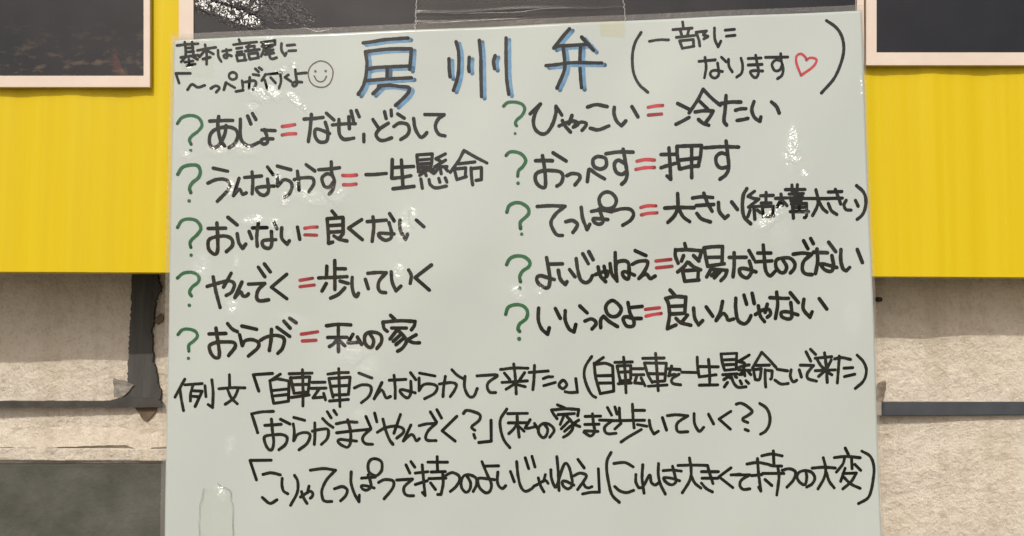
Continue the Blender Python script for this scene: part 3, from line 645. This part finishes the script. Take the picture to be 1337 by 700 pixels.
# charred timber post with ragged edges
BW = mat_black_wood()
pts = ragged([(172, 335), (205, 335), (206, 366), (209, 372), (210, 380), (206, 385), (203, 392), (201, 410), (200, 424), (197, 432), (199, 445), (199, 470), (203, 482), (205, 500), (210, 512), (207, 526), (160, 526), (166, 500), (167, 470), (169, 430), (171, 400)], 2.2, 1.0, 4)
yp = wall_y(P(185, 450, .1).x)
bm = prism(px(pts, yp - .006), yp - 0.006, yp + 0.02)
post = link("timber_post", bm, BW); tag(post, "blackened upright timber post with ragged edges, in the whitewashed wall left of the sheet", "post")
pts = ragged([(203, 414), (209, 409), (213, 412), (212, 420), (206, 424), (201, 421)], 3, 0.5, 5)
bm = prism(px(pts, yp - .004), yp - 0.004, yp + 0.01)
chip = link("paint_chip", bm, plain("brown_chip", (0.10, 0.075, 0.05), (0.17, 0.13, 0.09), 0.9)); tag(chip, "small dark brown chip in the wall plaster beside the blackened post", "chip")
pts = ragged([(176, 531), (205, 531), (203, 538), (197, 545), (191, 550), (184, 545)], 3, 0.7, 6)
bm = prism(px(pts, yp - .003), yp - 0.003, yp + 0.01)
o = link("rust_chip", bm, plain("rusty_brown", (0.07, 0.05, 0.032), (0.17, 0.12, 0.08), 0.9)); tag(o, "brown three-cornered chip where plaster has fallen under the blackened post's foot", "chip")
# dark strip coloured for the shade in the gap under the post
bm = prism(px(ragged([(-90, 525), (140, 524), (163, 518), (206, 521), (213, 530), (213, 532), (-90, 532)], 6, 0.5, 7), yp - .009), yp - 0.009, yp + 0.02)
o = link("gap_strip", bm, plain("gap_shade", (0.030, 0.029, 0.026), (0.065, 0.06, 0.054), 0.8)); tag(o, "thin dark strip painted as the shaded gap at the foot of the blackened post", "strip")
# scrap of grey cloth at the foot of the post
bm = prism(px(ragged([(148, 494), (160, 497), (175, 503), (166, 513), (157, 521), (149, 519)], 4, 0.9, 9), yp - .008), yp - 0.008, yp - 0.004)
o = link("mesh_scrap", bm, plain("grey_mesh", (0.12, 0.11, 0.095), (0.36, 0.33, 0.29), 0.8, 160, 0.003)); tag(o, "pointed scrap of grey mesh against the foot of the blackened post", "scrap")
# iron bar on the right, with a grey end cap
yr = wall_y(P(1165, 530, .1).x)
bar = empty("iron_bar", (P(1152, 534, yr).x, yr, P(1152, 534, yr).z)); tag(bar, "dark flat iron bar fixed across the whitewashed wall right of the sheet", "bar")
bm = prism(px([(1152, 525.5), (1400, 525), (1400, 542), (1152, 543.5)], yr - .012), yr - 0.012, yr + 0.01, 0.001); local(bm, bar)
link("bar_strip", bm, plain("dark_iron", (0.035, 0.04, 0.05), (0.055, 0.06, 0.07), 0.5), bar)
bm = prism(px([(1140, 524), (1151.4, 525), (1151.4, 543), (1140, 543)], yr - .013), yr - 0.013, yr + 0.01, 0.001); local(bm, bar)
link("end_cap", bm, plain("worn_grey", (0.22, 0.2, 0.17), (0.34, 0.31, 0.27), 0.7), bar)
pts = ragged([(1148, 500), (1156, 497), (1157, 508), (1155, 518), (1151, 524.4), (1140, 524), (1143, 510)], 3, 0.9, 8)
bm = prism(px(pts, yr - .003), yr - 0.003, yr + 0.01)
o = link("soot_stain", bm, plain("soot_patch", (0.10, 0.08, 0.06), (0.32, 0.27, 0.21), 0.9, 110, 0.003)); tag(o, "small sooty rough patch in the wall just above the iron bar", "patch")
def disc(u, v, r, y0, y1, n=14): return prism(px([(u + r * math.cos(6.2832 * i / n), v + r * math.sin(6.2832 * i / n)) for i in range(n)], y0), y0, y1, 0.0006)
yb = wall_y(P(1150, 391, .1).x)
bolt = link("bolt_head", disc(1149.5, 391, 3.2, yb - .008, yb + .01), plain("rust_black", (0.02, 0.016, 0.012), (0.05, 0.04, 0.03), 0.7)); tag(bolt, "small dark rusty bolt head in the shaded wall right of the sheet", "bolt")

# ------------------------------------------------------------------ yellow panel
panel = empty("yellow_panel", (0, Y_PANEL, P(668, 358, Y_PANEL).z))
tag(panel, "bright yellow ribbed plastic board behind the handwritten sheet and the pictures", "board")
bm = bmesh.new(); nx = 900; x0, x1 = -1.1, 1.1; zt = 0.75
zb = lambda x: P(158, 355.5, Y_PANEL).z + (P(1179, 361, Y_PANEL).z - P(158, 355.5, Y_PANEL).z) * (x - P(158, 355, Y_PANEL).x) / (P(1179, 361, Y_PANEL).x - P(158, 355, Y_PANEL).x)
prof = []
rnd = random.Random(3); ph = [rnd.uniform(0, 6.28) for _ in range(4)]
for i in range(nx + 1):
    x = x0 + (x1 - x0) * i / nx
    d = 0.00012 * math.sin(x * 520 + ph[0]) + 0.0003 * math.sin(x * 171 + ph[1]) + 0.0009 * math.sin(x * 61 + ph[2])
    prof.append((x, Y_PANEL + 0.001 + d))
top = [bm.verts.new((x, y, zt)) for x, y in prof]; bot = [bm.verts.new((x, y, zb(x))) for x, y in prof]
for i in range(nx): bm.faces.new((top[i], bot[i], bot[i + 1], top[i + 1]))
rear = [bm.verts.new((x, 0.070, zb(x) + 0.001)) for x, y in prof]
bot = [bm.verts.new((x, y, zb(x))) for x, y in prof]
for i in range(nx): bm.faces.new((bot[i], rear[i], rear[i + 1], bot[i + 1]))
bmesh.ops.recalc_face_normals(bm, faces=bm.faces); local(bm, panel)
o = link("panel_face", bm, YELLOW, panel); 
for p in o.data.polygons: p.use_smooth = abs(p.normal.z) < 0.5

# ------------------------------------------------------------------ poster and pictures
def card(name, label, cat, outer, inner, y, warm, spots=None):
    """pale card border round a dark print; outer/inner = (u0, v0, u1, v1) in photo pixels"""
    c = P((outer[0] + outer[2]) / 2, outer[3], y)
    e = empty(name, c); tag(e, label, cat)
    q = lambda r: [P(r[0], r[1], y), P(r[2], r[1], y), P(r[2], r[3], y), P(r[0], r[3], y)]
    O, I = q(outer), q(inner)
    bm = bmesh.new()
    rings = [[bm.verts.new((p.x, yy, p.z)) for p in ring] for ring, yy in ((O, y), (I, y), (I, y + .0025), (O, y + .005))]
    for a, b in ((0, 1), (1, 2), (3, 0)):
        for i in range(4): bm.faces.new((rings[a][i], rings[a][(i + 1) % 4], rings[b][(i + 1) % 4], rings[b][i]))
    bm.faces.new(rings[3][::-1])
    bmesh.ops.recalc_face_normals(bm, faces=bm.faces)
    local(bm, e); link("card_border", bm, CARD, e)
    bm = bmesh.new(); nx, nz = 260, 60; vs = []
    for j in range(nz + 1):
        vs.append([bm.verts.new((I[3].x + (I[2].x - I[3].x) * i / nx, y + .002, I[3].z + (I[0].z - I[3].z) * j / nz)) for i in range(nx + 1)])
    for j in range(nz):
        for i in range(nx): bm.faces.new((vs[j][i], vs[j][i + 1], vs[j + 1][i + 1], vs[j + 1][i]))
    bmesh.ops.translate(bm, verts=bm.verts, vec=-c)
    pr = link("dark_print", bm, mat_dark_print(name + "_print", warm), e)
    add_glint_dents(pr, spots or [], y)
    return e
card("dark_poster", "wide dark poster with pale border, tucked behind the top of the handwritten sheet", "poster", (233.5, -90, 1128, 82), (252.5, -72, 1119, 66), Y_POSTER, False, POSTER_GLINTS)
card("night_picture", "dark warm-toned night picture in a cream border on the yellow board, left of the sheet", "picture", (-60, -130, 195.5, 113.5), (-40, -112, 187.5, 99), Y_CARD, True)
card("shadowy_picture", "plain dark picture in a cream border, right of the sheet's top corner", "picture", (1131, -120, 1420, 85), (1144.5, -104, 1404, 68.5), Y_CARD, False)

# ------------------------------------------------------------------ the handwritten sheet
TL, TR, BR, BL = (227, 52.5), (1124.5, 14), (1152.5, 735), (214.5, 735)
sheet = empty("handwritten_sheet", P(683, 735, 0.0))
tag(sheet, "large laminated white sheet of Japanese handwriting in black marker, hung over the yellow board", "notice")
def bow(u, v):      # the sheet is not quite flat
    return 0.0016 * math.sin(u * 0.011 + 0.6) * math.sin(v * 0.012) + 0.001 * math.sin(u * 0.031 + v * 0.017)
def sheet_point(u, v, lift=0.0):
    p = P(u, v, 0.0); p.y += bow(u, v) * 0.8 - lift; return p
def quad(s, t):
    a = (TL[0] + (TR[0] - TL[0]) * s, TL[1] + (TR[1] - TL[1]) * s); b = (BL[0] + (BR[0] - BL[0]) * s, BL[1] + (BR[1] - BL[1]) * s)
    return (a[0] + (b[0] - a[0]) * t, a[1] + (b[1] - a[1]) * t)
bm = bmesh.new(); nx, nz = 300, 240
vs = [[bm.verts.new(sheet_point(*quad(i / nx, j / nz))) for i in range(nx + 1)] for j in range(nz + 1)]
for j in range(nz):
    for i in range(nx): bm.faces.new((vs[j][i], vs[j + 1][i], vs[j + 1][i + 1], vs[j][i + 1]))
r = bmesh.ops.extrude_edge_only(bm, edges=[e for e in bm.edges if e.is_boundary])
for q in r["geom"]:
    if isinstance(q, bmesh.types.BMVert): q.co.y += 0.0008
local(bm, sheet); paper = link("paper_sheet", bm, PAPER, sheet, True); add_glint_dents(paper, GLINT_SPOTS, 0)
# clear film margin round the paper (the film itself is the paper's glossy coat)
bm = bmesh.new(); ring_in, ring_out = [], []
def side(n, f): return [f(i / n) for i in range(n)]
inn = side(80, lambda t: quad(t, 0)) + side(60, lambda t: quad(1, t)) + side(80, lambda t: quad(1 - t, 1)) + side(60, lambda t: quad(0, 1 - t))
out = side(80, lambda t: (222.5 + (1127.5 - 222.5) * t, 44.5 + (6.0 - 44.5) * t)) + side(60, lambda t: (1127.5 + (1156.5 - 1127.5) * t, 6 + (742 - 6) * t)) + \
      side(80, lambda t: (1156.5 + (208 - 1156.5) * t, 742)) + side(60, lambda t: (208 + (222.5 - 208) * t, 742 + (44.5 - 742) * t))
A = [bm.verts.new(sheet_point(u, v, -.0004)) for u, v in inn]; B = [bm.verts.new(sheet_point(u, v, -.0004 + .0006 * noise.noise((u * .05, v * .05, 0)))) for u, v in out]
for i in range(len(A)): bm.faces.new((A[i], B[i], B[(i + 1) % len(A)], A[(i + 1) % len(A)]))
local(bm, sheet); link("film_margin", bm, FILM, sheet, True)

# --- strokes
def resample(pts, closed=False):
    """Catmull-Rom through the points, about one sample per pixel"""
    if len(pts) < 3: return pts
    out = []; n = len(pts)
    ext = [pts[-2] if closed else (2 * pts[0][0] - pts[1][0], 2 * pts[0][1] - pts[1][1])] + pts + [pts[1] if closed else (2 * pts[-1][0] - pts[-2][0], 2 * pts[-1][1] - pts[-2][1])]
    for i in range(1, n):
        p0, p1, p2, p3 = ext[i - 1], ext[i], ext[i + 1], ext[i + 2]
        L = math.hypot(p2[0] - p1[0], p2[1] - p1[1]); k = max(2, int(L / 1.3))
        for q in range(k):
            t = q / k
            f = lambda a, b, c, d: 0.5 * (2 * b + (c - a) * t + (2 * a - 5 * b + 4 * c - d) * t * t + (3 * b - a - 3 * c + d) * t ** 3)
            out.append((f(p0[0], p1[0], p2[0], p3[0]), f(p0[1], p1[1], p2[1], p3[1])))
    out.append(pts[-1]); return out
SEQ = [0]
rp = random.Random(11)
def mark(bm, verts, val):
    ly = bm.verts.layers.float.get('pool') or bm.verts.layers.float.new('pool')
    for q, x in zip(verts, val): q[ly] = x
def ribbon(bm, pts, wd, base):
    SEQ[0] += 1; lift = base + 0.00002 * (SEQ[0] % 9); s = SEQ[0]
    pts = [q for i, q in enumerate(pts) if i == 0 or math.hypot(q[0] - pts[i - 1][0], q[1] - pts[i - 1][1]) > 0.05]
    closed = len(pts) > 6 and math.hypot(pts[0][0] - pts[-1][0], pts[0][1] - pts[-1][1]) < 0.1
    n = len(pts); L, Rr = [], []
    if not bm.verts.layers.float.get('pool'): bm.verts.layers.float.new('pool')
    ly = bm.verts.layers.float['pool']; acc = [0.0]
    for i in range(1, n): acc.append(acc[-1] + math.hypot(pts[i][0] - pts[i - 1][0], pts[i][1] - pts[i - 1][1]))
    es, ee = rp.uniform(.3, .9), rp.uniform(.4, 1.0)
    for i, (u, v) in enumerate(pts):
        a = pts[max(0, i - 1)]; b = pts[min(n - 1, i + 1)]
        dx, dy = b[0] - a[0], b[1] - a[1]; m = math.hypot(dx, dy) or 1
        h = wd / 2 * (1 + 0.13 * noise.noise((u * .16, v * .16, s * 3.1)))
        e1 = 0.22 * noise.noise((u * .7, v * .7, s)); e2 = 0.22 * noise.noise((u * .7, v * .7, s + 50))
        nxx, nyy = -dy / m, dx / m
        L.append(bm.verts.new(sheet_point(u + nxx * (h + e1), v + nyy * (h + e1), lift))); Rr.append(bm.verts.new(sheet_point(u - nxx * (h + e2), v - nyy * (h + e2), lift)))
        pv = max(es * math.exp(-acc[i] / 3.0), ee * math.exp(-(acc[-1] - acc[i]) / 3.0)); L[-1][ly] = pv; Rr[-1][ly] = pv
    for i in range(n - 1): bm.faces.new((L[i], L[i + 1], Rr[i + 1], Rr[i]))
    for k, (i, j) in enumerate(((0, 1), (n - 1, n - 2))):
        (u, v), (a, b) = pts[i], pts[j]; ang = math.atan2(v - b, u - a); h = wd / 2
        arc = [bm.verts.new(sheet_point(u + h * 0.98 * math.cos(ang + t), v + h * 0.98 * math.sin(ang + t), lift)) for t in (R(90 - 22.5 * q) for q in range(1, 8))]
        for q in arc: q[ly] = ee if k else es
        f = [L[i]] + arc + [Rr[i]] if k else [Rr[i]] + arc + [L[i]]
        try: bm.faces.new(f)
        except ValueError: pass
def stroke(bm, pts, corners, wd, base):
    part = []
    for p, c in zip(pts, corners):
        part.append(p)
        if c and len(part) > 1: ribbon(bm, resample(part), wd, base); part = [p]
    if len(part) > 1:
        cl = len(part) > 4 and part[0] == part[-1]
        ribbon(bm, resample(part, cl), wd, base)
words = []; ox = oy = 0
for line in STROKES.strip().splitlines():
    if line[0] == '@': ox, oy = map(float, line[1:].split(','))
    elif line[0] == 'P':
        _, nm, c, wd, txt = (line.split() + [''])[:5]
        if not (nm == 'bracketed_note' and words and words[-1][0] == nm) and not (words and words[-1][0] == nm == 'meaning' and txt and (words[-1][3] == txt or (txt == '懸命'))):
            words.append([nm, c, float(wd) / 7, txt, [], []])
        words.append(words.pop()); cur = words[-1]; cw = float(wd) / 7
    elif line[0] == 'D':
        for d in line[2:].split('|'):
            xy, r = d.split(); x, y = map(float, xy.split(',')); cur[5].append((ox + x / 7, oy + y / 7, float(r) / 7))
    else:
        for s in line.split('|'):
            ps, cs = [], []
            for q in s.split():
                cs.append(q.endswith('!')); x, y = map(float, q.rstrip('!').split(',')); ps.append((ox + x / 7, oy + y / 7))
            cur[4].append((ps, cs, cw))
PART = {'note_writing': 'side_note', 'smiley': 'smiling_face', 'title_writing': 'title_character', 'bracketed_note': 'bracketed_note', 'heart': 'heart_mark', 'question_mark': 'question_mark',
        'dialect_word': 'dialect_word', 'equals_sign': 'equals_sign', 'meaning': 'word_meaning', 'example_heading': 'example_heading', 'example_sentence': 'example_sentence'}
PLAB = {'question_mark': 'green question mark', 'equals_sign': 'red equals sign', 'heart': 'red outlined heart', 'title_writing': 'large black title character edged in blue', 'smiley': 'thin pen smiling face'}
for nm, c, wd, txt, st, dots in words:
    bm = bmesh.new()
    for ps, cs, cw in st: stroke(bm, ps, cs, cw * 1.07, 0.00022)
    for (u, v, r) in dots:
        ring = [bm.verts.new(sheet_point(u + r * math.cos(t * .5236) * (1 + .12 * noise.noise((u, v, t))), v + r * math.sin(t * .5236), .0003)) for t in range(12)]
        bm.faces.new(ring)
    bmesh.ops.recalc_face_normals(bm, faces=bm.faces)
    for f in bm.faces:
        if f.normal.y > 0: f.normal_flip()
    local(bm, sheet); o = link(PART[nm], bm, INK[c], sheet); add_glint_dents(o, GLINT_SPOTS, 0)
    if nm in PLAB: o["label"] = PLAB[nm]
    if nm == 'title_writing':
        bm = bmesh.new()
        for ps, cs, cw in st: stroke(bm, [(a + 4.1, b + 2.6) for a, b in ps], cs, 5.6, 0.00008)
        for f in bm.faces:
            if f.normal.y > 0: f.normal_flip()
        local(bm, sheet); h = link("blue_edging", bm, INK['B'], sheet); add_glint_dents(h, GLINT_SPOTS, 0)
        h.parent = o                                  # parts share the sheet's origin: o sits at the sheet's zero

# ------------------------------------------------------------------ clear tapes
def jag(a, b, n, amp, seed):
    rnd = random.Random(seed); return [(a[0] + (b[0] - a[0]) * i / n + (rnd.uniform(-amp, amp) if 0 < i < n else 0), a[1] + (b[1] - a[1]) * i / n) for i in range(n + 1)]
def tape(name, label, left, right, nx, lift, mat):
    """strip between two jagged ends (lists of pixels top to bottom), with creases that stand out of it"""
    c = sheet_point(*left[-1]); e = empty(name, c); tag(e, label, "tape", "clear tapes holding the sheet")
    bm = bmesh.new(); n = len(left); vs = []
    for j in range(n):
        row = []
        for i in range(nx + 1):
            t = i / nx; u = left[j][0] + (right[j][0] - left[j][0]) * t; v = left[j][1] + (right[j][1] - left[j][1]) * t
            row.append(bm.verts.new(sheet_point(u, v, lift(u, v, t, j / (n - 1)))))
        vs.append(row)
    for j in range(n - 1):
        for i in range(nx): bm.faces.new((vs[j][i], vs[j + 1][i], vs[j + 1][i + 1], vs[j][i + 1]))
    local(bm, e); link("tape_strip", bm, mat, e, True)
    return e, vs
def crease(v, c, wd): q = (v - c) / wd; return math.exp(-q * q)
def lift_top(u, v, t, s):
    a = 17.5 - 8 * t + 1.5 * math.sin(t * 9); b = 30.5 - 11 * t + 0.8 * math.sin(t * 14)
    return 0.0012 + 0.0012 * crease(v, a, 1.6) * (1 - .55 * t) + 0.0010 * crease(v, b, 1.5) * max(0, 1 - 1.3 * t)
def edge_lines(e, lines, wd, mat, name="tape_edge"):
    bm = bmesh.new()
    for ln in lines: ribbon(bm, resample(ln), wd, 0.0022)
    for f in bm.faces:
        if f.normal.y > 0: f.normal_flip()
    local(bm, e); return link(name, bm, mat, e)
EDGE = clear_mat("tape_edge_plastic", (0.85, 0.84, 0.82), 0.45, 0.2, (0.7, 0.68, 0.64), 0.0008, 200)
n = 46
l_ = jag((548, -40), (542, 39.5), n, 1.4, 1); r_ = jag((812, -50), (815, 27), n, 1.4, 2)
e, _ = tape("clear_tape", "long creased strip of clear tape over the sheet's top edge, on the dark poster", l_, r_, 70, lift_top, TAPE)
edge_lines(e, [l_[10:]], 0.8, EDGE); edge_lines(e, [r_[10:]], 0.8, EDGE)
CREASE = clear_mat("creased_film", (0.9, 0.89, 0.87), 0.10, 0.22, bump=0.0012, scale=70, ior=1.6)
def ridge(e, ln, wd, height, base, name):
    """a little half-round fold standing out of the film"""
    pts = resample(ln); bm = bmesh.new(); rows = []; n = len(pts)
    for i, (u, v) in enumerate(pts):
        a, c = pts[max(0, i - 1)], pts[min(n - 1, i + 1)]; dx, dy = c[0] - a[0], c[1] - a[1]; m = math.hypot(dx, dy) or 1
        k = min(1, 4 * i / n, 4 * (n - 1 - i) / n) * (0.8 + 0.5 * noise.noise((u * .09, v * .3, 2.2)))
        rows.append([bm.verts.new(sheet_point(u - dy / m * wd * q / 2 * max(k, .15), v + dx / m * wd * q / 2 * max(k, .15), base + height * k * math.sqrt(max(0, 1 - q * q)))) for q in (-1, -.8, -.45, 0, .45, .8, 1)])
    for a, c in zip(rows, rows[1:]):
        for j in range(6): bm.faces.new((a[j], a[j + 1], c[j + 1], c[j]))
    bmesh.ops.recalc_face_normals(bm, faces=bm.faces)
    local(bm, e); return link(name, bm, CREASE, e, True)
ridge(e, [(541, 18), (565, 17.2), (600, 18), (640, 17.2), (680, 16), (706, 12.5), (740, 11.5), (775, 11.5), (812, 9)], 1.7, 0.0010, 0.0013, "crease")
ridge(e, [(541, 31.2), (575, 29.8), (610, 27.6), (650, 25.4), (690, 24)], 1.5, 0.0009, 0.0013, "crease")
ridge(sheet, [(384, 38.5), (398, 37), (406, 39), (414, 41.5), (424, 40), (437, 36.5)], 1.1, 0.0005, 0.0006, "film_fold")
ridge(sheet, [(345, 39), (356, 39.5), (362, 43)], 1.2, 0.0005, 0.0006, "film_fold")
ridge(sheet, [(1026, 10), (1032, 13.5), (1046, 14.5), (1062, 13)], 1.0, 0.0004, 0.0006, "film_fold")
l2 = jag((264, 632), (262, 700), 12, 1.0, 5); r2 = jag((302, 640), (306, 700), 12, 1.0, 6)
l2[0] = (268, 638); 
e, _ = tape("torn_tape", "torn tab of clear tape with dirty edges near the sheet's bottom corner", l2, r2, 12, lambda u, v, t, s: 0.0009, THIN)
DIRT = plain("tape_dirt", (0.12, 0.115, 0.10), (0.30, 0.29, 0.26), 0.8, 300)
def hard_lines(e, ln, wd, mat, name):
    bm = bmesh.new()
    for a, c in zip(ln, ln[1:]): ribbon(bm, [a, ((a[0] + c[0]) / 2, (a[1] + c[1]) / 2), c], wd, 0.0022)
    bmesh.ops.remove_doubles(bm, verts=bm.verts, dist=1e-7)
    for f in bm.faces:
        if f.normal.y > 0: f.normal_flip()
    local(bm, e); link(name, bm, mat, e)
hard_lines(e, [(268, 637), (265.5, 641), (265, 648), (263.5, 654), (261.5, 658), (261.5, 668), (260.5, 682), (261, 700)], 0.55, DIRT, "dirty_edge")
hard_lines(e, [(285, 630.5), (290, 634.5), (297, 637), (301, 640), (302.5, 645), (302, 652), (304.5, 657), (305, 668), (304.5, 684), (305.5, 700)], 0.6, DIRT, "dirty_edge")
n = 10
OLD = clear_mat("old_tape", (0.985, 0.965, 0.90), 0.01, 0.2, (0.55, 0.47, 0.28), bump=0.0004, scale=160, ior=1.2)
l3 = jag((236, 47), (236, 100), n, 0.6, 7); r3 = jag((280, 44), (279, 101), n, 0.6, 8)
e, _ = tape("old_tape", "faint square of old clear tape over the writing at the sheet's upper-left corner", l3, r3, 16, lambda u, v, t, s: 0.0008, THIN)
edge_lines(e, [r3[4:] + [(272, 101.3), (262, 101)]], 0.45, OLD)
l3 = jag((783, 28.5), (784, 47), n, 0.8, 9); r3 = jag((815, 27.5), (816, 49), n, 0.8, 10)
e, _ = tape("yellowed_tape", "small yellowed scrap of tape on the sheet's top edge, under the creased tape's end", l3, r3, 10, lambda u, v, t, s: 0.0007, OLD)
